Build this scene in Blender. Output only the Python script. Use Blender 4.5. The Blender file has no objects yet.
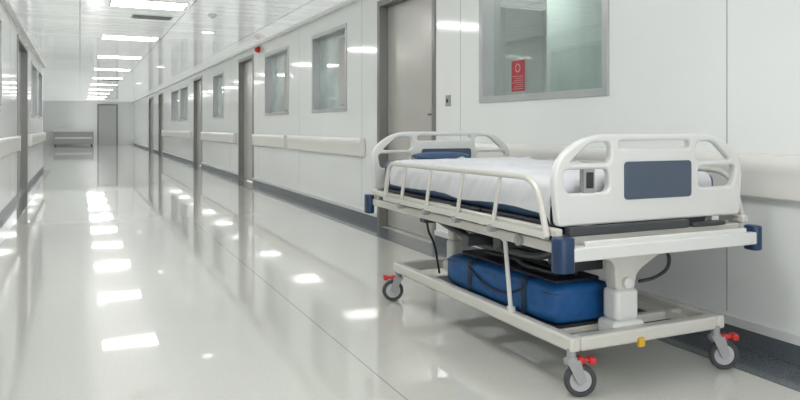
import bpy, bmesh, math, random
from mathutils import Vector, Matrix, noise
random.seed(4)
scene = bpy.context.scene
scene.view_settings.view_transform = 'Standard'
scene.view_settings.look = 'None'
scene.view_settings.exposure = 0.24
COL = scene.collection

# ------------------------------------------------------------------ materials
def mat(name, col, rough=0.5, metal=0.0, coat=0.0, spec=0.5, emis=0.0, noise_amt=0.0, noise_scale=20, bump=0.0, coat_rough=0.05):
    m = bpy.data.materials.new(name); m.use_nodes = True
    nt = m.node_tree; b = nt.nodes['Principled BSDF']
    b.inputs['Base Color'].default_value = (*col, 1)
    b.inputs['Roughness'].default_value = rough
    b.inputs['Metallic'].default_value = metal
    b.inputs['Coat Weight'].default_value = coat
    b.inputs['Coat Roughness'].default_value = coat_rough
    b.inputs['Specular IOR Level'].default_value = spec
    if emis > 0:
        b.inputs['Emission Color'].default_value = (1.0, 0.99, 0.975, 1)
        b.inputs['Emission Strength'].default_value = emis
    tc = nt.nodes.new('ShaderNodeTexCoord')
    n = nt.nodes.new('ShaderNodeTexNoise'); n.inputs['Scale'].default_value = noise_scale
    n.inputs['Detail'].default_value = 3
    nt.links.new(tc.outputs['Object'], n.inputs['Vector'])
    if noise_amt > 0:
        r = nt.nodes.new('ShaderNodeValToRGB')
        r.color_ramp.elements[0].position = 0.3; r.color_ramp.elements[1].position = 0.7
        r.color_ramp.elements[0].color = (*[c*(1-noise_amt) for c in col], 1)
        r.color_ramp.elements[1].color = (*[min(1, c*(1+noise_amt*0.5)) for c in col], 1)
        nt.links.new(n.outputs['Fac'], r.inputs['Fac'])
        nt.links.new(r.outputs['Color'], b.inputs['Base Color'])
    if bump > 0:
        bp = nt.nodes.new('ShaderNodeBump'); bp.inputs['Strength'].default_value = bump
        bp.inputs['Distance'].default_value = 0.01
        nt.links.new(n.outputs['Fac'], bp.inputs['Height'])
        nt.links.new(bp.outputs['Normal'], b.inputs['Normal'])
    return m

M_wall = mat('wall_enamel', (0.865, 0.88, 0.87), 0.09, spec=0.6, noise_amt=0.015, noise_scale=1.5)
M_seam = mat('seam_grey', (0.40, 0.41, 0.41), 0.5)
M_dark = mat('dark_cove', (0.13, 0.145, 0.165), 0.25, noise_amt=0.15, noise_scale=120)
M_strip = mat('strip_vinyl', (0.135, 0.155, 0.175), 0.15, coat=0.5, noise_amt=0.25, noise_scale=150)
M_lightstrip = mat('pale_trim', (0.75, 0.76, 0.75), 0.3)
M_steel = mat('brushed_steel', (0.50, 0.51, 0.51), 0.3, metal=0.3, noise_amt=0.08, noise_scale=4)
M_steeld = mat('dark_steel', (0.22, 0.22, 0.21), 0.3, metal=0.4)
M_doorleaf = mat('door_taupe', (0.60, 0.58, 0.55), 0.25, metal=0.45, noise_amt=0.05, noise_scale=3)
M_rail = mat('rail_cream', (0.80, 0.785, 0.75), 0.28, coat=0.2)
M_paneglass = mat('pane_green', (0.42, 0.52, 0.50), 0.04, coat=1.0, noise_amt=0.4, noise_scale=1.6)
M_lamp = mat('lamp_diffuser', (1, 1, 1), 0.5, emis=13)
M_lampd = mat('lamp_downlight', (1, 1, 1), 0.5, emis=2.2)
M_lampr = mat('lamp_room', (1, 1, 1), 0.5, emis=9)
M_white = mat('white_paint', (0.82, 0.82, 0.81), 0.3)
M_red = mat('red_plastic', (0.56, 0.02, 0.02), 0.35)
M_redn = mat('notice_red', (0.40, 0.035, 0.045), 0.45)
M_yellow = mat('yellow_plastic', (0.74, 0.44, 0.03), 0.4)
M_black = mat('black_rubber', (0.02, 0.02, 0.022), 0.5)
M_vent = mat('vent_grey', (0.25, 0.25, 0.25), 0.5)
M_bedwhite = mat('bed_plastic', (0.70, 0.70, 0.68), 0.28, coat=0.2)
M_bedtube = mat('bed_enamel', (0.63, 0.615, 0.565), 0.28, coat=0.3)
M_navy = mat('navy_plastic', (0.009, 0.035, 0.10), 0.35)
M_slate = mat('slate_panel', (0.068, 0.092, 0.135), 0.45)
M_bag = mat('blue_fabric', (0.004, 0.088, 0.28), 0.5, noise_amt=0.25, noise_scale=25, bump=0.2)
M_bagd = mat('bag_dark', (0.012, 0.018, 0.035), 0.5)
M_sheet = mat('white_sheet', (0.72, 0.725, 0.755), 0.85, spec=0.2, noise_amt=0.02, noise_scale=8)
M_mattress = mat('mattress_vinyl', (0.045, 0.10, 0.19), 0.45)
M_gun = mat('gunmetal', (0.065, 0.07, 0.075), 0.4, metal=0.4)
M_midgrey = mat('mid_grey', (0.34, 0.34, 0.35), 0.4)
M_hub = mat('hub_grey', (0.50, 0.51, 0.52), 0.35)
M_tyre = mat('tyre_grey', (0.05, 0.05, 0.055), 0.5)
M_room = mat('room_green', (0.54, 0.59, 0.575), 0.6)
M_roomc = mat('room_beige', (0.53, 0.52, 0.49), 0.6)
M_curtain = mat('curtain_green', (0.41, 0.48, 0.46), 0.8, noise_amt=0.05, noise_scale=1.2)

# glass
M_glass = bpy.data.materials.new('thin_glass'); M_glass.use_nodes = True
nt = M_glass.node_tree; nt.nodes.clear()
o = nt.nodes.new('ShaderNodeOutputMaterial'); mx = nt.nodes.new('ShaderNodeMixShader')
tr = nt.nodes.new('ShaderNodeBsdfTransparent'); tr.inputs[0].default_value = (0.88, 0.92, 0.90, 1)
gl = nt.nodes.new('ShaderNodeBsdfGlossy'); gl.inputs['Roughness'].default_value = 0.02
lw = nt.nodes.new('ShaderNodeLayerWeight'); lw.inputs[0].default_value = 0.5
pw = nt.nodes.new('ShaderNodeMath'); pw.operation = 'POWER'; pw.inputs[1].default_value = 3.0
ad = nt.nodes.new('ShaderNodeMath'); ad.operation = 'MULTIPLY_ADD'; ad.inputs[1].default_value = 0.8; ad.inputs[2].default_value = 0.08
nt.links.new(lw.outputs['Facing'], pw.inputs[0]); nt.links.new(pw.outputs[0], ad.inputs[0])
nt.links.new(ad.outputs[0], mx.inputs[0]); nt.links.new(tr.outputs[0], mx.inputs[1]); nt.links.new(gl.outputs[0], mx.inputs[2])
nt.links.new(mx.outputs[0], o.inputs[0])

# floor: polished vinyl with one welded seam
def floor_mat():
    m = bpy.data.materials.new('polished_vinyl_floor'); m.use_nodes = True
    nt = m.node_tree; b = nt.nodes['Principled BSDF']
    tc = nt.nodes.new('ShaderNodeTexCoord')
    n = nt.nodes.new('ShaderNodeTexNoise'); n.inputs['Scale'].default_value = 90; n.inputs['Detail'].default_value = 4
    nt.links.new(tc.outputs['Object'], n.inputs['Vector'])
    r = nt.nodes.new('ShaderNodeValToRGB')
    r.color_ramp.elements[0].position = 0.3; r.color_ramp.elements[1].position = 0.7
    r.color_ramp.elements[0].color = (0.61, 0.61, 0.56, 1); r.color_ramp.elements[1].color = (0.66, 0.66, 0.612, 1)
    nt.links.new(n.outputs['Fac'], r.inputs['Fac'])
    sep = nt.nodes.new('ShaderNodeSeparateXYZ'); nt.links.new(tc.outputs['Object'], sep.inputs[0])
    s = nt.nodes.new('ShaderNodeMath'); s.operation = 'SUBTRACT'; nt.links.new(sep.outputs['X'], s.inputs[0]); s.inputs[1].default_value = 1.09
    a = nt.nodes.new('ShaderNodeMath'); a.operation = 'ABSOLUTE'; nt.links.new(s.outputs[0], a.inputs[0])
    l = nt.nodes.new('ShaderNodeMath'); l.operation = 'LESS_THAN'; nt.links.new(a.outputs[0], l.inputs[0]); l.inputs[1].default_value = 0.003
    mix = nt.nodes.new('ShaderNodeMix'); mix.data_type = 'RGBA'
    sc = nt.nodes.new('ShaderNodeMath'); sc.operation = 'MULTIPLY'; nt.links.new(l.outputs[0], sc.inputs[0]); sc.inputs[1].default_value = 0.6
    nt.links.new(sc.outputs[0], mix.inputs['Factor']); nt.links.new(r.outputs['Color'], mix.inputs['A']); mix.inputs['B'].default_value = (0.2, 0.2, 0.19, 1)
    nt.links.new(mix.outputs['Result'], b.inputs['Base Color'])
    b.inputs['Roughness'].default_value = 0.25; b.inputs['Specular IOR Level'].default_value = 0.08
    b.inputs['Coat Weight'].default_value = 1.0; b.inputs['Coat Roughness'].default_value = 0.035
    b.inputs['Coat IOR'].default_value = 1.55
    n2 = nt.nodes.new('ShaderNodeTexNoise'); n2.inputs['Scale'].default_value = 2.2; n2.inputs['Detail'].default_value = 2
    nt.links.new(tc.outputs['Object'], n2.inputs['Vector'])
    bp = nt.nodes.new('ShaderNodeBump'); bp.inputs['Strength'].default_value = 0.04; bp.inputs['Distance'].default_value = 0.02
    nt.links.new(n2.outputs['Fac'], bp.inputs['Height'])
    nt.links.new(bp.outputs['Normal'], b.inputs['Coat Normal']); nt.links.new(bp.outputs['Normal'], b.inputs['Normal'])
    return m
M_floor = floor_mat()

def ceil_mat():
    m = bpy.data.materials.new('metal_ceiling_fill_glow'); m.use_nodes = True
    nt = m.node_tree; b = nt.nodes['Principled BSDF']
    tc = nt.nodes.new('ShaderNodeTexCoord')
    br = nt.nodes.new('ShaderNodeTexBrick'); br.offset = 0.0
    br.inputs['Scale'].default_value = 1.0; br.inputs['Brick Width'].default_value = 1.18; br.inputs['Row Height'].default_value = 0.3
    br.inputs['Mortar Size'].default_value = 0.010; br.inputs['Mortar Smooth'].default_value = 0.2
    br.inputs['Color1'].default_value = (0.58, 0.60, 0.595, 1); br.inputs['Color2'].default_value = (0.50, 0.52, 0.515, 1)
    br.inputs['Mortar'].default_value = (0.24, 0.25, 0.25, 1)
    nt.links.new(tc.outputs['Object'], br.inputs['Vector'])
    nt.links.new(br.outputs['Color'], b.inputs['Base Color'])
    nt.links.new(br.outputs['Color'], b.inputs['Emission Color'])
    b.inputs['Emission Strength'].default_value = 0.60  # added fill light: the panels glow over the whole ceiling though they are no lamps
    b.inputs['Roughness'].default_value = 0.13
    b.inputs['Coat Weight'].default_value = 0.5; b.inputs['Coat Roughness'].default_value = 0.06
    return m
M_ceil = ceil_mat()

# ------------------------------------------------------------------ mesh helpers
def bx(bm, a, b, mi=0):
    vs = [bm.verts.new((x, y, z)) for x in (a[0], b[0]) for y in (a[1], b[1]) for z in (a[2], b[2])]
    idx = [(0,1,3,2),(4,6,7,5),(0,4,5,1),(2,3,7,6),(0,2,6,4),(1,5,7,3)]
    for f in idx:
        fc = bm.faces.new([vs[i] for i in f]); fc.material_index = mi

def cyl(bm, p1, p2, r, mi=0, seg=24, r2=None):
    p1 = Vector(p1); p2 = Vector(p2); d = p2 - p1
    r2 = r if r2 is None else r2
    q = d.to_track_quat('Z', 'Y'); ra = []; rb = []
    for i in range(seg):
        a = 2*math.pi*i/seg
        o = Vector((math.cos(a), math.sin(a), 0))
        ra.append(bm.verts.new(p1 + q @ (o*r))); rb.append(bm.verts.new(p2 + q @ (o*r2)))
    for i in range(seg):
        j = (i+1) % seg
        bm.faces.new((ra[i], ra[j], rb[j], rb[i])).material_index = mi
    bm.faces.new(ra[::-1]).material_index = mi
    bm.faces.new(rb).material_index = mi

def roundpath(pts, rad, n=6, closed=False):
    pts = [Vector(p) for p in pts]; out = []
    N = len(pts)
    for i, p in enumerate(pts):
        if not closed and i in (0, N-1):
            out.append(p); continue
        a = pts[i-1]; b = pts[(i+1) % N]
        r = rad[i] if isinstance(rad, (list, tuple)) else rad
        da = (a-p); db = (b-p)
        r1 = min(r, da.length*0.49, db.length*0.49)
        s = p + da.normalized()*r1; e = p + db.normalized()*r1
        for k in range(n+1):
            t = k/n
            out.append((1-t)**2*s + 2*t*(1-t)*p + t*t*e)
    return out

def tube(bm, pts, r, mi=0, closed=False, seg=3):
    cu = bpy.data.curves.new('t', 'CURVE'); cu.dimensions = '3D'
    sp = cu.splines.new('POLY'); sp.points.add(len(pts)-1)
    for i, p in enumerate(pts): sp.points[i].co = (*p, 1)
    sp.use_cyclic_u = closed
    cu.bevel_depth = r; cu.bevel_resolution = seg; cu.use_fill_caps = True
    ob = bpy.data.objects.new('t', cu); COL.objects.link(ob)
    dg = bpy.context.evaluated_depsgraph_get()
    me = bpy.data.meshes.new_from_object(ob.evaluated_get(dg))
    n0 = len(bm.faces)
    bm.from_mesh(me); bm.faces.ensure_lookup_table()
    for f in bm.faces[n0:]: f.material_index = mi
    bpy.data.objects.remove(ob); bpy.data.curves.remove(cu); bpy.data.meshes.remove(me)

def plate(bm, splines, extrude, bevel, M, mi=0):
    cu = bpy.data.curves.new('t', 'CURVE'); cu.dimensions = '2D'; cu.fill_mode = 'BOTH'
    for s in splines:
        sp = cu.splines.new('POLY'); sp.points.add(len(s)-1)
        for i, p in enumerate(s): sp.points[i].co = (p[0], p[1], 0, 1)
        sp.use_cyclic_u = True
    cu.extrude = extrude; cu.bevel_depth = bevel; cu.bevel_resolution = 2; cu.offset = -bevel
    ob = bpy.data.objects.new('t', cu); COL.objects.link(ob)
    dg = bpy.context.evaluated_depsgraph_get()
    me = bpy.data.meshes.new_from_object(ob.evaluated_get(dg)); me.transform(M)
    n0 = len(bm.faces)
    bm.from_mesh(me); bm.faces.ensure_lookup_table()
    for f in bm.faces[n0:]: f.material_index = mi
    bpy.data.objects.remove(ob); bpy.data.curves.remove(cu); bpy.data.meshes.remove(me)

def fin(bm, name, mats, parent=None, bevel=0, smooth=True, loc=None, rot=None, label=None, cat=None, kind=None, group=None, recalc=True):
    if recalc: bmesh.ops.recalc_face_normals(bm, faces=bm.faces[:])
    me = bpy.data.meshes.new(name); bm.to_mesh(me); bm.free()
    for m in (mats if isinstance(mats, (list, tuple)) else [mats]): me.materials.append(m)
    if smooth:
        for p in me.polygons: p.use_smooth = True
        me.set_sharp_from_angle(angle=math.radians(35))
    ob = bpy.data.objects.new(name, me); COL.objects.link(ob)
    if loc: ob.location = loc
    if rot: ob.rotation_euler = rot
    if parent: ob.parent = parent
    if bevel:
        md = ob.modifiers.new('bevel', 'BEVEL'); md.width = bevel; md.segments = 3; md.limit_method = 'ANGLE'; md.angle_limit = math.radians(40)
        md.harden_normals = False
    if label: ob['label'] = label
    if cat: ob['category'] = cat
    if kind: ob['kind'] = kind
    if group: ob['group'] = group
    return ob

def empty(name, loc, label, cat, group=None):
    e = bpy.data.objects.new(name, None); COL.objects.link(e); e.location = loc; e.empty_display_size = 0.1
    e['label'] = label; e['category'] = cat
    if group: e['group'] = group
    return e
NB = bmesh.new

# ------------------------------------------------------------------ layout numbers
XR = 2.75; XL = -0.78; HC = 2.41; YB = -4.0; YE = 42.0; XA = -2.3; YA = 18.2
bm = NB(); bx(bm, (XA-0.2, YB, -0.1), (XR+2.6, YE+0.2, 0)); fin(bm, 'floor', M_floor, smooth=False, kind='structure', label='polished cream vinyl corridor floor with glossy reflections', cat='floor')
bm = NB(); bx(bm, (XA-0.2, YB, HC), (XR+2.6, YE+0.2, HC+0.1)); fin(bm, 'ceiling', M_ceil, smooth=False, kind='structure', label='white metal panel corridor ceiling with added fill glow', cat='ceiling')

def wall_with_openings(name, x0, x1, y0, y1, ops, seams, face_x, label):
    bm = NB(); cur = y0
    for (a, b, c, d) in sorted(ops):
        if a > cur: bx(bm, (x0, cur, 0), (x1, a, HC))
        if c > 0: bx(bm, (x0, a, 0), (x1, b, c))
        if d < HC: bx(bm, (x0, a, d), (x1, b, HC))
        cur = b
    bx(bm, (x0, cur, 0), (x1, y1, HC))
    for s in seams:
        bx(bm, (face_x-0.0012, s-0.003, 0.14), (face_x+0.0012, s+0.003, HC), 1)
    fin(bm, name, [M_wall, M_seam], smooth=False, kind='structure', label=label, cat='wall', recalc=False)

WZ0, WZ1, DZ = 1.18, 2.18, 2.27
winR = [(3.14, 4.56), (7.46, 8.77), (9.88, 11.32), (14.9, 16.2), (20.3, 21.9), (22.2, 24.2)]
doorR = [(5.28, 6.55), (12.15, 13.4), (17.8, 19.2), (26.8, 28.3), (30.5, 32.5)]
ops = [(a, b, WZ0, WZ1) for a, b in winR] + [(a, b, 0, DZ) for a, b in doorR]
wall_with_openings('wall_right', XR, XR+0.16, YB, YE, ops, [-1.4, 0.45, 2.34, 4.86, 7.0, 9.35, 11.75, 14.2, 17.0, 19.8, 22.05, 25.0], XR, 'glossy white panelled corridor wall with doors and windows')
winL = [(5.6, 8.7), (13.9, 15.6), (16.1, 17.6)]
doorL = [(10.9, 12.8)]
opsL = [(a, b, WZ0, WZ1) for a, b in winL] + [(a, b, 0, DZ) for a, b in doorL]
wall_with_openings('wall_left', XL-0.16, XL, YB, YA, opsL, [-1, 1.4, 3.8, 9.8, 13.3, 15.85], XL, 'glossy white corridor wall with door and windows')
bm = NB(); bx(bm, (XA, YA, 0), (XL-0.16, YA+0.16, HC)); fin(bm, 'wall_return', M_wall, smooth=False, kind='structure', label='white return wall beside the corridor', cat='wall')
bm = NB(); bx(bm, (XA-0.16, YA, 0), (XA, YE, HC)); fin(bm, 'wall_alcove', M_wall, smooth=False, kind='structure', label='white side wall of the widened hall', cat='wall')
bm = NB(); bx(bm, (XA-0.16, YE, 0), (XR+0.16, YE+0.16, HC)); fin(bm, 'wall_end', M_wall, smooth=False, kind='structure', label='white end wall of the corridor', cat='wall')

def segs(y0, y1, doors):
    cur = y0; out = []
    for a, b in sorted(doors):
        out.append((cur, a)); cur = b
    out.append((cur, y1)); return out
bm = NB()
for a, b in segs(YB, YE, doorR): bx(bm, (XR-0.012, a, 0), (XR, b, 0.085))
fin(bm, 'baseboard_right', M_dark, smooth=False, kind='structure', label='dark blue grey skirting along the wall', cat='baseboard')
bm = NB()
for a, b in segs(YB, YE, doorR): bx(bm, (XR-0.016, a, 0.085), (XR, b, 0.125))
fin(bm, 'trim_1', M_lightstrip, smooth=False, kind='structure', label='pale strip above the dark skirting', cat='trim')
bm = NB()
for a, b in segs(YB, YA, doorL): bx(bm, (XL, a, 0), (XL+0.012, b, 0.09))
fin(bm, 'baseboard_left', M_dark, smooth=False, kind='structure', label='dark blue grey skirting along the wall', cat='baseboard')
bm = NB(); bx(bm, (XR-0.28, YB, 0.0), (XR-0.012, YE, 0.003)); fin(bm, 'trim_2', M_strip, smooth=False, kind='structure', label='dark speckled vinyl border on the floor', cat='trim')
bm = NB(); bx(bm, (XL+0.012, YB, 0.0), (XL+0.17, YA, 0.003)); fin(bm, 'trim_3', M_strip, smooth=False, kind='structure', label='dark speckled vinyl border on the floor', cat='trim')
bm = NB(); bx(bm, (XR-0.05, YB, HC-0.04), (XR, YE, HC)); fin(bm, 'trim_4', M_white, smooth=False, kind='structure', label='white ceiling edge angle', cat='trim')
bm = NB(); bx(bm, (XL, YB, HC-0.04), (XL+0.05, YA, HC)); fin(bm, 'trim_5', M_white, smooth=False, kind='structure', label='white ceiling edge angle', cat='trim')

# windows
wn = 0
def window(side, a, b, real=False):
    global wn; wn += 1
    bm = NB()
    s = 1 if side == 'R' else -1
    X = XR if side == 'R' else XL
    def q(x0, y0, z0, x1, y1, z1, mi=0):
        xa, xb = X+s*x0, X+s*x1
        bx(bm, (min(xa, xb), y0, z0), (max(xa, xb), y1, z1), mi)
    f = 0.05
    q(-0.012, a-0.0, WZ0-0.0, 0.15, a+f, WZ1); q(-0.012, b-f, WZ0, 0.15, b, WZ1)
    q(-0.012, a+f, WZ0, 0.15, b-f, WZ0+f*0.9); q(-0.012, a+f, WZ1-f, 0.15, b-f, WZ1)
    fr = fin(bm, 'window_%d' % wn, M_steel, smooth=False, kind='structure', label='grey steel framed internal window in the white wall', cat='window', bevel=0.003)
    bm = NB(); q(0.09, a+f, WZ0+f*0.9, 0.098, b-f, WZ1-f)
    fin(bm, 'window_pane', M_glass if real else M_paneglass, parent=fr, smooth=False)
    if side == 'R' and not real and b < 12:
        bm = NB(); q(0.075, a+f, WZ0+0.09, 0.085, a+f+(b-a)*0.33, WZ1-0.12)
        fin(bm, 'window_blind', M_roomc, parent=fr, smooth=False)
    return fr
for i, (a, b) in enumerate(winR): window('R', a, b, real=(i == 0))
for a, b in winL: window('L', a, b)

# room behind near window
bm = NB()
bx(bm, (5.1, 2.3, 0), (5.2, 7.2, HC)); bx(bm, (XR+0.16, 2.3, 0), (5.1, 2.4, HC)); bx(bm, (XR+0.16, 7.0, 0), (5.1, 7.1, HC))
bx(bm, (5.04, 5.0, 0), (5.1, 6.3, 2.1), 1)
fin(bm, 'wall_side_room', [M_room, M_roomc], smooth=False, kind='structure', label='pale green walls of the room behind the window', cat='wall')
bm = NB(); N = 120
pts = [(4.15+0.002*math.sin(i*0.5)+0.002*math.sin(i*0.21), 3.9+i*0.0145) for i in range(N)]
pv = None
for (x, y) in pts:
    v = (bm.verts.new((x, y, 0.35)), bm.verts.new((x, y, 2.35)))
    if pv: bm.faces.new((pv[0], v[0], v[1], pv[1]))
    pv = v
cc = fin(bm, 'privacy_curtain', M_curtain, label='pale grey green privacy curtain hanging in the side room', cat='curtain')
bm = NB(); bx(bm, (4.12, 3.85, 2.35), (4.18, 5.65, HC)); fin(bm, 'curtain_track', M_white, parent=cc)
for (x, y) in [(3.7, 3.4), (3.7, 5.6)]:
    l = NB(); bx(l, (x-0.3, y-0.3, HC-0.02), (x+0.3, y+0.3, HC)); fin(l, 'room_ceiling_light', M_lampr, smooth=False, label='square white ceiling light in the side room', cat='ceiling light', group='side room ceiling lights')

# notice on glass
bm = NB(); X = XR+0.086
y1, y0, z0, z1 = 4.265, 4.105, 1.255, 1.475
bx(bm, (X, y0, z0), (X+0.003, y1, z1), 0)
cyl(bm, (X, (y0+y1)/2, z1-0.055), (X-0.001, (y0+y1)/2, z1-0.055), 0.032, 1)
cyl(bm, (X-0.001, (y0+y1)/2, z1-0.055), (X-0.0015, (y0+y1)/2, z1-0.055), 0.022, 0)
for k in range(7): bx(bm, (X-0.001, y0+0.015, z0+0.015+k*0.015), (X, y1-0.012-0.02*(k % 3), z0+0.019+k*0.015), 1)
M_noti = mat('notice_ink', (0.58, 0.32, 0.32), 0.5)
fin(bm, 'wall_notice', [M_redn, M_noti], smooth=False, label='small red notice stuck on the window glass', cat='sign')

# doors
dn = 0
def door(side, a, b):
    global dn; dn += 1
    s = 1 if side == 'R' else -1; X = XR if side == 'R' else XL
    def q(bm, x0, y0, z0, x1, y1, z1, mi=0):
        xa, xb = X+s*x0, X+s*x1
        bx(bm, (min(xa, xb), y0, z0), (max(xa, xb), y1, z1), mi)
    f = 0.06; bm = NB()
    q(bm, -0.012, a, 0, 0.15, a+f, DZ); q(bm, -0.012, b-f, 0, 0.15, b, DZ, 0); q(bm, -0.012, a+f, DZ-f, 0.15, b-f, DZ)
    fr = fin(bm, 'door_%d' % dn, M_steeld, smooth=False, kind='structure', label='taupe steel door in a dark grey metal frame', cat='door', bevel=0.003)
    bm = NB(); q(bm, 0.08, a+f+0.004, 0.008, 0.12, b-f-0.004, DZ-f-0.004)
    fin(bm, 'door_leaf', M_doorleaf, parent=fr, smooth=False, bevel=0.002)
    bm = NB(); q(bm, 0.07, a+f+0.03, 1.02, 0.08, a+f+0.085, 1.24); 
    q(bm, 0.035, a+f+0.045, 1.10, 0.07, a+f+0.065, 1.12); q(bm, 0.03, a+f+0.045, 1.10, 0.045, a+f+0.16, 1.12)
    fin(bm, 'handle', M_gun, parent=fr, bevel=0.003)
for a, b in doorR: door('R', a, b)
for a, b in doorL: door('L', a, b)
bm = NB(); bx(bm, (0.86, YE-0.06, 0), (0.95, YE, DZ)); bx(bm, (1.83, YE-0.06, 0), (1.92, YE, DZ)); bx(bm, (0.95, YE-0.06, DZ-0.08), (1.83, YE, DZ))
M_enddoor = mat('end_door_grey', (0.60, 0.61, 0.61), 0.6)
fr = fin(bm, 'door_20', M_steeld, smooth=False, kind='structure', label='grey door at the end of the corridor', cat='door')
bm = NB(); bx(bm, (0.95, YE-0.04, 0.0), (1.83, YE, DZ-0.08)); fin(bm, 'door_leaf', M_enddoor, parent=fr, smooth=False)

# handrails
def handrail(side, a, b, lab='cream plastic bumper handrail fixed along the white wall'):
    s = -1 if side == 'R' else 1; X = XR if side == 'R' else XL
    prof = [(0.0, 0.685), (0.035, 0.685), (0.046, 0.695), (0.050, 0.72), (0.050, 0.785), (0.056, 0.80), (0.060, 0.83), (0.058, 0.86), (0.048, 0.877), (0.03, 0.882), (0.015, 0.88), (0.0, 0.875)]
    bm = NB()
    r0 = [bm.verts.new((X+s*p[0], a, p[1])) for p in prof]; r1 = [bm.verts.new((X+s*p[0], b, p[1])) for p in prof]
    n = len(prof)
    for i in range(n):
        j = (i+1) % n; bm.faces.new((r0[i], r0[j], r1[j], r1[i]))
    bm.faces.new(r0); bm.faces.new(r1[::-1])
    h = fin(bm, 'handrail', M_rail, label=lab, cat='handrail', group='wall handrails')
    for y0, y1 in ((a-0.012, a+0.012), (b-0.012, b+0.012)):
        bm = NB()
        bx(bm, (min(X, X+s*0.063), y0, 0.682), (max(X, X+s*0.063), y1, 0.885))
        fin(bm, 'end_cap', M_rail, parent=h, bevel=0.01)
for a, b in [(-3.0, 4.95), (6.9, 9.78), (9.95, 12.0), (13.6, 17.6), (19.4, 26.6)]: handrail('R', a, b)
for a, b in [(-3, 3.5), (3.7, 10.6), (13.0, 18.0)]: handrail('L', a, b)

# wall switch & alarm sounder
bm = NB(); bx(bm, (XR-0.012, 5.02, 1.17), (XR, 5.09, 1.26)); bx(bm, (XR-0.016, 5.04, 1.20), (XR-0.012, 5.07, 1.23), 1)
fin(bm, 'door_switch', [M_midgrey, M_black], bevel=0.002, label='small grey door switch beside the door', cat='switch')
bm = NB(); cyl(bm, (XR, 11.7, 2.3), (XR-0.05, 11.7, 2.3), 0.05); cyl(bm, (XR-0.05, 11.7, 2.3), (XR-0.08, 11.7, 2.3), 0.035)
fin(bm, 'fire_alarm', M_red, label='round red fire alarm sounder high on the wall', cat='alarm')

# ceiling lights
def ceil_light(x, y):
    e = empty('ceiling_light', (x, y, HC), 'recessed rectangular white fluorescent ceiling panel, lit', 'ceiling light', 'corridor ceiling lights')
    w, d = 0.40, 0.25
    bm = NB()
    bx(bm, (-w-0.02, -d-0.02, -0.012), (w+0.02, -d, 0)); bx(bm, (-w-0.02, d, -0.012), (w+0.02, d+0.02, 0))
    bx(bm, (-w-0.02, -d, -0.012), (-w, d, 0)); bx(bm, (w, -d, -0.012), (w+0.02, d, 0))
    fin(bm, 'frame', M_white, parent=e, smooth=False)
    bm = NB(); bx(bm, (-w, -d, -0.008), (w, d, 0)); fin(bm, 'diffuser', M_lamp, parent=e, smooth=False)
for k in range(-3, 10): ceil_light(0.72, 8.5+3.33*k)
for k, (x, y) in enumerate([(1.72, 10.6), (1.72, 17.2), (1.72, 24.0), (1.72, 4.0)]):
    bm = NB(); cyl(bm, (x, y, HC), (x, y, HC-0.012), 0.11, 0); cyl(bm, (x, y, HC-0.012), (x, y, HC-0.016), 0.085, 1)
    fin(bm, 'downlight', [M_white, M_lampd], label='round white recessed downlight, lit', cat='downlight', group='round downlights')
for (x, y) in [(0.84, 9.5), (0.84, 22.7)]:
    bm = NB(); bx(bm, (x-0.24, y-0.12, HC-0.01), (x+0.24, y+0.12, HC))
    for k in range(6): bx(bm, (x-0.22, y-0.1+k*0.036, HC-0.016), (x+0.22, y-0.085+k*0.036, HC-0.01), 1)
    fin(bm, 'air_vent', [M_vent, M_midgrey], smooth=False, label='grey slatted air vent in the ceiling', cat='vent', group='ceiling air vents')
bm = NB(); cyl(bm, (1.5, 8.9, HC), (1.5, 8.9, HC-0.03), 0.05); cyl(bm, (1.5, 8.9, HC-0.03), (1.5, 8.9, HC-0.05), 0.035)
fin(bm, 'smoke_detector', M_white, label='round white smoke detector on the ceiling', cat='smoke detector')

# steel counter at the end
e = empty('steel_counter', (-0.3, 41.3, 0), 'pale metallic blocky counter standing by the end wall', 'counter')
bm = NB(); bx(bm, (-1.0, -0.35, 0.74), (1.0, 0.35, 0.90)); fin(bm, 'counter_top', M_lightstrip, parent=e, bevel=0.01)
M_counter = mat('counter_metal', (0.38, 0.39, 0.40), 0.5)
bm = NB(); bx(bm, (-0.97, -0.3, 0.08), (0.97, 0.33, 0.74)); fin(bm, 'counter_body', M_counter, parent=e, bevel=0.01)
bm = NB(); bx(bm, (-0.9, -0.31, 0.38), (0.9, -0.3, 0.46)); fin(bm, 'counter_band', M_lightstrip, parent=e)
for sx in (-0.88, 0.88):
    for sy in (-0.25, 0.25):
        bm = NB(); cyl(bm, (sx, sy, 0), (sx, sy, 0.08), 0.04); fin(bm, 'leg', M_gun, parent=e)

# ------------------------------------------------------------------ HOSPITAL BED
BX, BY = 2.045, 2.95
bed = empty('hospital_bed', (BX, BY, 0), 'white wheeled hospital bed with slate blue end panels', 'hospital bed')
bm = NB()
x0, x1, y0, y1 = -0.40, 0.39, -0.87, 0.75
t = 0.045
for (a, b) in [((x0, y0, .165), (x0+t, y1, .22)), ((x1-t, y0, .165), (x1, y1, .22)), ((x0+t, y0, .165), (x1-t, y0+t+0.01, .22)), ((x0+t, y1-t, .165), (x1-t, y1, .22))]:
    bx(bm, a, b)
base = fin(bm, 'base_frame', M_bedtube, parent=bed, bevel=0.010)
for yy in (-0.68, -0.1, 0.35):
    bm = NB(); bx(bm, (x0+t, yy, .17), (x1-t, yy+0.035, .205)); fin(bm, 'cross_member', M_bedtube, parent=bed, bevel=0.004)
for xx, ww in ((0.0, 0.03), (0.25, 0.025)):
    bm = NB(); bx(bm, (xx, y0+t+0.01, .18), (xx+ww, y1-t, .208)); fin(bm, 'lengthwise_bar', M_bedtube, parent=bed, bevel=0.004)
bm = NB(); bx(bm, (x0+t, -0.68, .1955), (0.02, 0.35, .2055)); fin(bm, 'storage_tray', M_gun, parent=bed)
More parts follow.
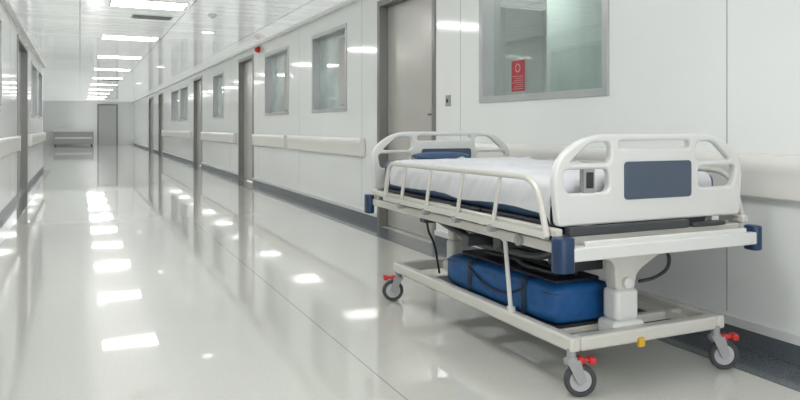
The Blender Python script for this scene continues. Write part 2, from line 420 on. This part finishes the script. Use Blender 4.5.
# lift columns
for yy in (-0.77, 0.55):
    bm = NB()
    bx(bm, (-0.16, yy-0.055, .18), (0.0, yy+0.05, .24)); bx(bm, (-0.138, yy-0.045, .235), (-0.022, yy+0.042, .36))
    fin(bm, 'lift_column', M_bedwhite, parent=bed, bevel=0.018)
    bm = NB()
    plate(bm, [[(p.x, p.y) for p in roundpath([(-0.128, .35, 0), (-0.032, .35, 0), (-0.022, .42, 0), (0.13, .50, 0), (0.13, .55, 0), (-0.29, .55, 0), (-0.29, .515, 0), (-0.135, .47, 0)], 0.03, 5, True)]], 0.024, 0.008,
          Matrix.Translation((0, yy, 0)) @ Matrix.Rotation(math.pi/2, 4, 'X'))
    fin(bm, 'lift_arm', M_bedtube, parent=bed)
    bm = NB(); cyl(bm, (-0.08, yy-0.050, .385), (-0.08, yy+0.045, .385), 0.022); fin(bm, 'arm_pivot', M_bedwhite, parent=bed, bevel=0.004)
for (sx) in (-0.30, 0.22):
    bm = NB(); tube(bm, roundpath([(sx, -0.72, .54), (sx, -0.55, .46), (sx, -0.05, .44), (sx, 0.35, .50), (sx, 0.5, .55)], 0.08), 0.02)
    fin(bm, 'link_arm', M_gun, parent=bed)
bm = NB(); cyl(bm, (-0.16, -0.55, .46), (-0.16, 0.10, .425), 0.034); cyl(bm, (-0.16, 0.05, .428), (-0.16, 0.45, .48), 0.018); bx(bm, (-0.22, -0.66, .41), (-0.07, -0.48, .52))
fin(bm, 'lift_motor', M_gun, parent=bed, bevel=0.006)
for ya, za, zb in ((-0.42, .48, .535), (-0.15, .45, .50), (0.3, .50, .545)):
    bm = NB(); bx(bm, (-0.42, ya, za), (0.42, ya+0.06, zb)); fin(bm, 'deck_crossbeam', M_gun, parent=bed, bevel=0.006)
bm = NB(); bx(bm, (-0.38, -0.60, .525), (0.38, 0.2, .60)); fin(bm, 'control_housing', M_gun, parent=bed, bevel=0.01)
bm = NB(); tube(bm, roundpath([(-0.06, -0.81, .515), (0.02, -0.835, .515), (0.115, -0.835, .50), (0.12, -0.83, .43), (0.05, -0.825, .395), (-0.02, -0.81, .385)], 0.07, 8), 0.007)
fin(bm, 'power_cable', M_black, parent=bed)
bm = NB(); tube(bm, roundpath([(-0.42, 0.28, .55), (-0.40, 0.30, .46), (-0.33, 0.36, .38), (-0.30, 0.36, .22)], 0.05), 0.006)
fin(bm, 'power_cable', M_black, parent=bed)
bm = NB(); tube(bm, [(-0.445, -0.45, .55), (-0.415, -0.45, .52), (-0.385, -0.45, .215)], 0.010); cyl(bm, (-0.385, -0.45, .21), (-0.385, -0.45, .24), 0.018)
fin(bm, 'support_strut', M_bedwhite, parent=bed)
# upper frame
bm = NB()
for s in (-1, 1):
    bx(bm, (s*0.475-0.014, -0.90, .602), (s*0.475+0.014, 0.86, .632))
    bx(bm, (s*0.462-0.02, -0.90, .540), (s*0.462+0.02, 0.86, .580))
    for yy in (-0.8, -0.35, 0.1, 0.5, 0.8): bx(bm, (s*0.467-0.008, yy-0.02, .575), (s*0.467+0.008, yy+0.02, .606))
bx(bm, (-0.46, 0.80, .545), (0.46, 0.88, .60))
bx(bm, (-0.46, -0.88, .56), (0.46, -0.83, .60))
fin(bm, 'upper_frame', M_bedtube, parent=bed, bevel=0.006)
bm = NB()
bx(bm, (-0.46, -0.965, .522), (0.46, -0.93, .572)); bx(bm, (-0.46, -0.93, .552), (0.46, -0.885, .568)); bx(bm, (-0.40, -0.95, .565), (0.42, -0.935, .59))
fin(bm, 'end_shelf', M_bedwhite, parent=bed, bevel=0.006)
bm = NB()
bx(bm, (-0.44, -0.80, .628), (0.44, -0.30, .642)); bx(bm, (-0.44, -0.28, .628), (0.44, 0.25, .642)); bx(bm, (-0.44, 0.27, .628), (0.44, 0.82, .642))
bx(bm, (-0.3, -0.85, .60), (0.3, -0.80, .64))
for yy in (-0.6, -0.1, 0.4): bx(bm, (-0.45, yy, .60), (0.45, yy+0.04, .628))
fin(bm, 'mattress_platform', M_gun, parent=bed, bevel=0.003)
for (xa, xb, zt) in ((-0.43, 0.16, .634), (0.18, 0.36, .618)):
    bm = NB(); bx(bm, (xa, -0.90, .600), (xb, -0.865, zt)); fin(bm, 'end_bracket', M_gun, parent=bed, bevel=0.006)
bm = NB(); cyl(bm, (-0.482, -0.66, .56), (-0.497, -0.66, .56), 0.022); cyl(bm, (-0.497, -0.66, .56), (-0.503, -0.66, .56), 0.012)
fin(bm, 'frame_knob', M_midgrey, parent=bed)

# head / foot boards
def rr(cx, cz, w, h, r):
    return [(p.x, p.y) for p in roundpath([(cx-w/2, cz-h/2, 0), (cx+w/2, cz-h/2, 0), (cx+w/2, cz+h/2, 0), (cx-w/2, cz+h/2, 0)], r, 5, True)]
def poly(c, r):
    return [(p.x, p.y) for p in roundpath([(a, b, 0) for a, b in c], r, 8, True)]
outer = poly([(-0.465, .635), (0.465, .635), (0.489, .870), (0.335, .972), (-0.335, .972), (-0.489, .870)], [0.02, 0.02, 0.12, 0.13, 0.13, 0.12])
holes = [rr(0, .932, .37, .030, .015),
         poly([(-0.420, .862), (-0.218, .862), (-0.218, .942), (-0.320, .942)], 0.028),
         poly([(0.420, .862), (0.320, .942), (0.218, .942), (0.218, .862)], 0.028),
         poly([(-0.430, .755), (-0.228, .755), (-0.228, .843), (-0.445, .843)], 0.028),
         poly([(0.430, .755), (0.445, .843), (0.228, .843), (0.228, .755)], 0.028)]
def endboard(name, yy, sgn):
    M = Matrix.Translation((0, yy, 0)) @ Matrix.Rotation(math.pi/2, 4, 'X')
    bm = NB(); plate(bm, [outer]+holes, 0.009, 0.009, M)
    for s in (-0.33, 0.33): bx(bm, (s-0.02, yy-0.012, .545), (s+0.02, yy+0.012, .65))
    hb = fin(bm, name, M_bedwhite, parent=bed)
    for off in (-0.0195, 0.0195):
        bm = NB(); M2 = Matrix.Translation((0.014, yy+off, 0)) @ Matrix.Rotation(math.pi/2, 4, 'X')
        plate(bm, [rr(0, .795, .345, .145, .018)], 0.002, 0.001, M2)
        fin(bm, 'inset_panel', M_slate, parent=hb, label='slate blue plastic inset panel')
    return hb
hb = endboard('headboard', -0.86, -1)
endboard('footboard', 0.88, 1)
bm = NB(); bx(bm, (-0.345, -0.874, .750), (-0.295, -0.846, .848)); bx(bm, (-0.336, -0.878, .772), (-0.304, -0.874, .832), 1)
fin(bm, 'board_latch', [M_midgrey, M_black], parent=hb, bevel=0.004)
for (sx, sy, h) in [(-0.485, -0.93, 0.062), (0.478, -0.93, 0.050), (-0.485, 0.90, 0.055), (0.50, 0.90, 0.055)]:
    bm = NB(); cz = 0.545
    plate(bm, [rr(0, 0, 0.072 if sy < 0 and sx < 0 else 0.05, 0.068, 0.026)], h-0.006, 0.006, Matrix.Translation((sx, sy, cz)))
    fin(bm, 'corner_bumper', M_navy, parent=bed)
def siderail(sx):
    o = sx*0.505
    bm = NB()
    pts = roundpath([(o, 0.62, .60), (o, 0.56, .80), (o, -0.80, .812), (o, -0.862, .60)], [0, 0.06, 0.10, 0], 8)
    tube(bm, pts, 0.012)
    for yt, yb in ((0.35, 0.41), (0.06, 0.12), (-0.25, -0.19), (-0.55, -0.49)):
        tube(bm, [(o, yt, .80), (o, yb, .575)], 0.0088)
    bx(bm, (o-0.010, -0.862, .594), (o+0.010, 0.62, .618))
    sr = fin(bm, 'side_rail', M_bedtube, parent=bed)
    for yb in (0.41, 0.12, -0.19, -0.49):
        bm = NB(); cyl(bm, (o-0.016*1, yb, .585), (o+0.016, yb, .585), 0.016)
        fin(bm, 'pivot', M_midgrey, parent=sr)
siderail(-1); siderail(1)

# casters
def caster(x, y, rz):
    bm = NB()
    cyl(bm, (0, 0, .118), (0, 0, .165), 0.016); cyl(bm, (0, 0, .112), (0, 0, .135), 0.026, r2=0.020)
    for s in (-1, 1):
        plate(bm, [poly([(-0.022, .128), (0.026, .128), (0.048, .055), (0.018, .045)], 0.012)], 0.0025, 0.001,
              Matrix.Translation((s*0.021, 0, 0)) @ Matrix.Rotation(math.pi/2, 4, 'Z') @ Matrix.Rotation(math.pi/2, 4, 'X'))
    bx(bm, (-0.022, -0.022, .114), (0.022, 0.028, .128))
    c = fin(bm, 'caster', M_midgrey, parent=bed, loc=(x, y, 0), rot=(0, 0, rz), bevel=0.002)
    c.scale = (1.08, 1.08, 1.08)
    bm = NB(); yc = 0.03
    prof = [(-0.014, 0.040), (-0.014, 0.050), (-0.009, 0.0555), (0.009, 0.0555), (0.014, 0.050), (0.014, 0.040)]
    seg = 32; rings = []
    full = [(-0.010, 0.0), (-0.012, 0.012), (-0.009, 0.018), (-0.009, 0.038)] + prof + [(0.009, 0.038), (0.009, 0.018), (0.012, 0.012), (0.010, 0.0)]
    for (xx, r) in full:
        rings.append([bm.verts.new((xx, yc+max(r, 1e-4)*math.cos(2*math.pi*i/seg), .0560+max(r, 1e-4)*math.sin(2*math.pi*i/seg))) for i in range(seg)])
    for k in range(len(rings)-1):
        for i in range(seg):
            j = (i+1) % seg
            f = bm.faces.new((rings[k][i], rings[k][j], rings[k+1][j], rings[k+1][i]))
            f.material_index = 0 if 3 <= k <= 9 else 1
    cyl(bm, (-0.024, yc, .0565), (0.024, yc, .0565), 0.008, 2, 12)
    fin(bm, 'wheel', [M_tyre, M_hub, M_gun], parent=c)
    bm = NB(); bx(bm, (-0.012, 0.02, .118), (0.012, 0.066, .132)); bx(bm, (-0.020, 0.058, .112), (0.020, 0.082, .136))
    cyl(bm, (-0.018, 0.03, .124), (0.018, 0.03, .124), 0.013)
    fin(bm, 'brake_pedal', M_red, parent=c, bevel=0.005, label='red plastic brake pedal')
R = math.radians
caster(-0.385, -0.85, R(-112)); caster(0.345, -0.86, R(-115)); caster(-0.375, 0.725, R(75)); caster(0.36, 0.725, R(-80))
bm = NB(); bx(bm, (-0.085, -0.882, .150), (-0.055, -0.865, .185)); fin(bm, 'tag', M_yellow, parent=bed, bevel=0.004, label='small yellow tag')

# mattress
mz0, mz1 = 0.645, 0.798
e = empty('mattress', (BX, BY, mz0), 'dark blue mattress under a rumpled white sheet on the bed', 'mattress')
bm = NB(); bx(bm, (-0.43, -0.79, -0.002), (0.43, 0.82, mz1-mz0+0.002)); fin(bm, 'mattress_core', M_mattress, parent=e, bevel=0.03)
def fold(s, w, r):
    a = abs(s); g = 1 if s >= 0 else -1
    if a < w-r: return s, 0.0, 0
    k = (a-(w-r))/r
    if k < math.pi/2: return g*(w-r+r*math.sin(k)), r*(1-math.cos(k)), k
    return g*w, r+(k-math.pi/2)*r, math.pi/2
bm = NB(); nu, nv = 170, 250
W, L, r = 0.436, 0.800, 0.040
hang = 0.128
S = W-r+r*math.pi/2+hang-r; T = L-r+r*math.pi/2+0.04
def sstep(a, b, x):
    t = max(0, min(1, (x-a)/(b-a))); return t*t*(3-2*t)
def crease(x, y, ang, off, wid, amp, wob):
    d = x*math.cos(ang)+y*math.sin(ang)-off+0.07*noise.noise(Vector((x*3, y*3, wob)))
    return amp*math.exp(-(d/wid)**2)*(0.4+1.4*noise.noise(Vector((x*4, y*4, wob+20))))
crs = [(random.uniform(0.2, 2.6), random.uniform(-0.65, 0.6), random.uniform(0.013, 0.026), random.uniform(0.007, 0.016), k*1.7) for k in range(17)]
grid = []
for j in range(nv+1):
    row = []
    for i in range(nu+1):
        tt0 = -T+(T+0.71)*j/nv
        SR = 0.385 + 0.012*noise.noise(Vector((tt0*5, 0, 5)))
        s = -S+(S+SR)*i/nu
        tt = tt0 + (0.03*noise.noise(Vector((s*4, 0, 11)))+0.06*s)*sstep(0.3, 0.7, tt0)
        side = 1 if s < -(W-r) else 0
        edge = 1.0 + 0.16*noise.noise(Vector((tt*3.1, 3, 7)))
        s2 = s if not side else math.copysign(W-r+(abs(s)-(W-r))*edge, s)
        x, dx, ka = fold(s2, W, r); y, dy, kb = fold(tt, L, r)
        h = 0.008*noise.noise(Vector((x*2.2+1, y*2.0, 1)))+0.002*noise.noise(Vector((x*8+y*5, y*5-x*4, 4)))
        for c in crs: h += max(0, crease(x, y, *c))
        z = mz1-mz0+0.006 - dx - dy
        nz = math.cos(ka)*math.cos(kb)
        wv = (0.010*noise.noise(Vector((y*9, z*5, 2)))+0.005*noise.noise(Vector((y*20+z*20, z*6, 6))))*math.sin(ka)
        row.append(bm.verts.new((x+math.copysign(1, s)*(wv+0.009*math.sin(ka)), y-0.004*math.sin(kb), z+max(0.001, h+0.006)*nz)))
    grid.append(row)
for j in range(nv):
    for i in range(nu):
        bm.faces.new((grid[j][i], grid[j][i+1], grid[j+1][i+1], grid[j+1][i]))
sh = fin(bm, 'bed_sheet', M_sheet, parent=e)
for p in sh.data.polygons: p.use_smooth = True
sh.data.set_sharp_from_angle(angle=math.pi)

bm = NB(); bmesh.ops.create_cube(bm, size=1)
bmesh.ops.subdivide_edges(bm, edges=bm.edges[:], cuts=11, use_grid_fill=True)
for v in bm.verts:
    x, y, z = v.co*2
    f = (1-abs(x)**4*0.6)*(1-abs(y)**4*0.6)
    v.co = (0.17*x*(1-0.05*abs(y)**5)-0.08, 0.06*y*(1-0.05*abs(x)**5)+0.76, mz1-mz0+0.028+0.025*z*f)
ob = fin(bm, 'head_pad', M_mattress, parent=e)
for p in ob.data.polygons: p.use_smooth = True
ob.data.set_sharp_from_angle(angle=math.pi)

# blue equipment bag
e = empty('equipment_bag', (BX-0.190, BY-0.235, 0.206), 'long blue padded carry case with black straps on the bed base', 'bag')
bm = NB()
bmesh.ops.create_cube(bm, size=1)
bmesh.ops.subdivide_edges(bm, edges=bm.edges[:], cuts=13, use_grid_fill=True)
for v in bm.verts:
    x, y, z = v.co*2
    tp = 1-0.08*(y+1)/2
    ex = 0.153*x*(1-0.05*abs(y)**8-0.07*abs(z)**6); ey = 0.448*y*(1-0.02*abs(x)**8-0.04*abs(z)**6); ez = 0.080*z*(1-0.04*abs(y)**8-0.09*abs(x)**6)*tp
    if z > 0: ez += 0.004*noise.noise(Vector((x*2, y*4, 0)))
    ex += 0.004*noise.noise(Vector((z*2, y*6, 5)))*(1 if abs(x) > 0.9 else 0)
    v.co = (ex, ey, ez+0.08*tp)
zmin = min(v.co.z for v in bm.verts)
for v in bm.verts: v.co.z -= zmin
b1 = fin(bm, 'bag_body', M_bag, parent=e)
for p in b1.data.polygons: p.use_smooth = True
b1.data.set_sharp_from_angle(angle=math.radians(70))
for yy in (-0.25, 0.2):
    bm = NB()
    pts = roundpath([(-0.157, yy, .004), (-0.157, yy, .160), (0.157, yy, .160), (0.157, yy, .004)], 0.02, 5)
    pv = None
    for p in pts:
        v = (bm.verts.new((p.x, p.y-0.016, p.z)), bm.verts.new((p.x, p.y+0.016, p.z)))
        if pv: bm.faces.new((pv[0], v[0], v[1], pv[1]))
        pv = v
    fin(bm, 'strap', M_bagd, parent=e, label='black webbing strap')
bm = NB(); tube(bm, roundpath([(-0.156, -0.25, .12), (-0.160, -0.12, .06), (-0.160, 0.06, .065), (-0.156, 0.2, .12)], 0.08), 0.005)
fin(bm, 'carry_handle', M_bagd, parent=e, label='black webbing handle')
bm = NB(); tube(bm, roundpath([(0.13, -0.445, .126), (-0.148, -0.443, .126), (-0.151, 0.43, .122)], 0.03), 0.0025)
fin(bm, 'zip', M_bagd, parent=e)
bm = NB(); plate(bm, [rr(0, 0, 0.24, 0.78, 0.03)], 0.003, 0.003, Matrix.Translation((0.02, 0.0, 0.160)))
fin(bm, 'bag_flap', M_bagd, parent=e, label='dark padded top flap')
bm = NB(); tube(bm, roundpath([(-0.02, -0.30, .172), (-0.06, -0.1, .178), (0.02, 0.05, .172), (-0.03, 0.25, .174)], 0.1), 0.011); tube(bm, roundpath([(0.06, -0.32, .172), (0.03, -0.05, .176), (0.08, 0.28, .172)], 0.1), 0.010)
fin(bm, 'coiled_hose', M_gun, parent=e, label='dark rubber hose on top of the bag')

# ------------------------------------------------------------------ world, camera
w = bpy.data.worlds.new('world'); scene.world = w; w.use_nodes = True
w.node_tree.nodes['Background'].inputs[0].default_value = (0.95, 0.97, 1.0, 1)
w.node_tree.nodes['Background'].inputs[1].default_value = 3.0
cam = bpy.data.cameras.new('camera'); co = bpy.data.objects.new('camera', cam); COL.objects.link(co)
co.location = (0, 0, 1.0); co.rotation_euler = (math.pi/2, 0, -math.atan(320/700))
cam.sensor_width = 36; cam.lens = 31.5; cam.shift_y = -73/800; cam.clip_end = 200; cam.clip_start = 0.05
scene.camera = co
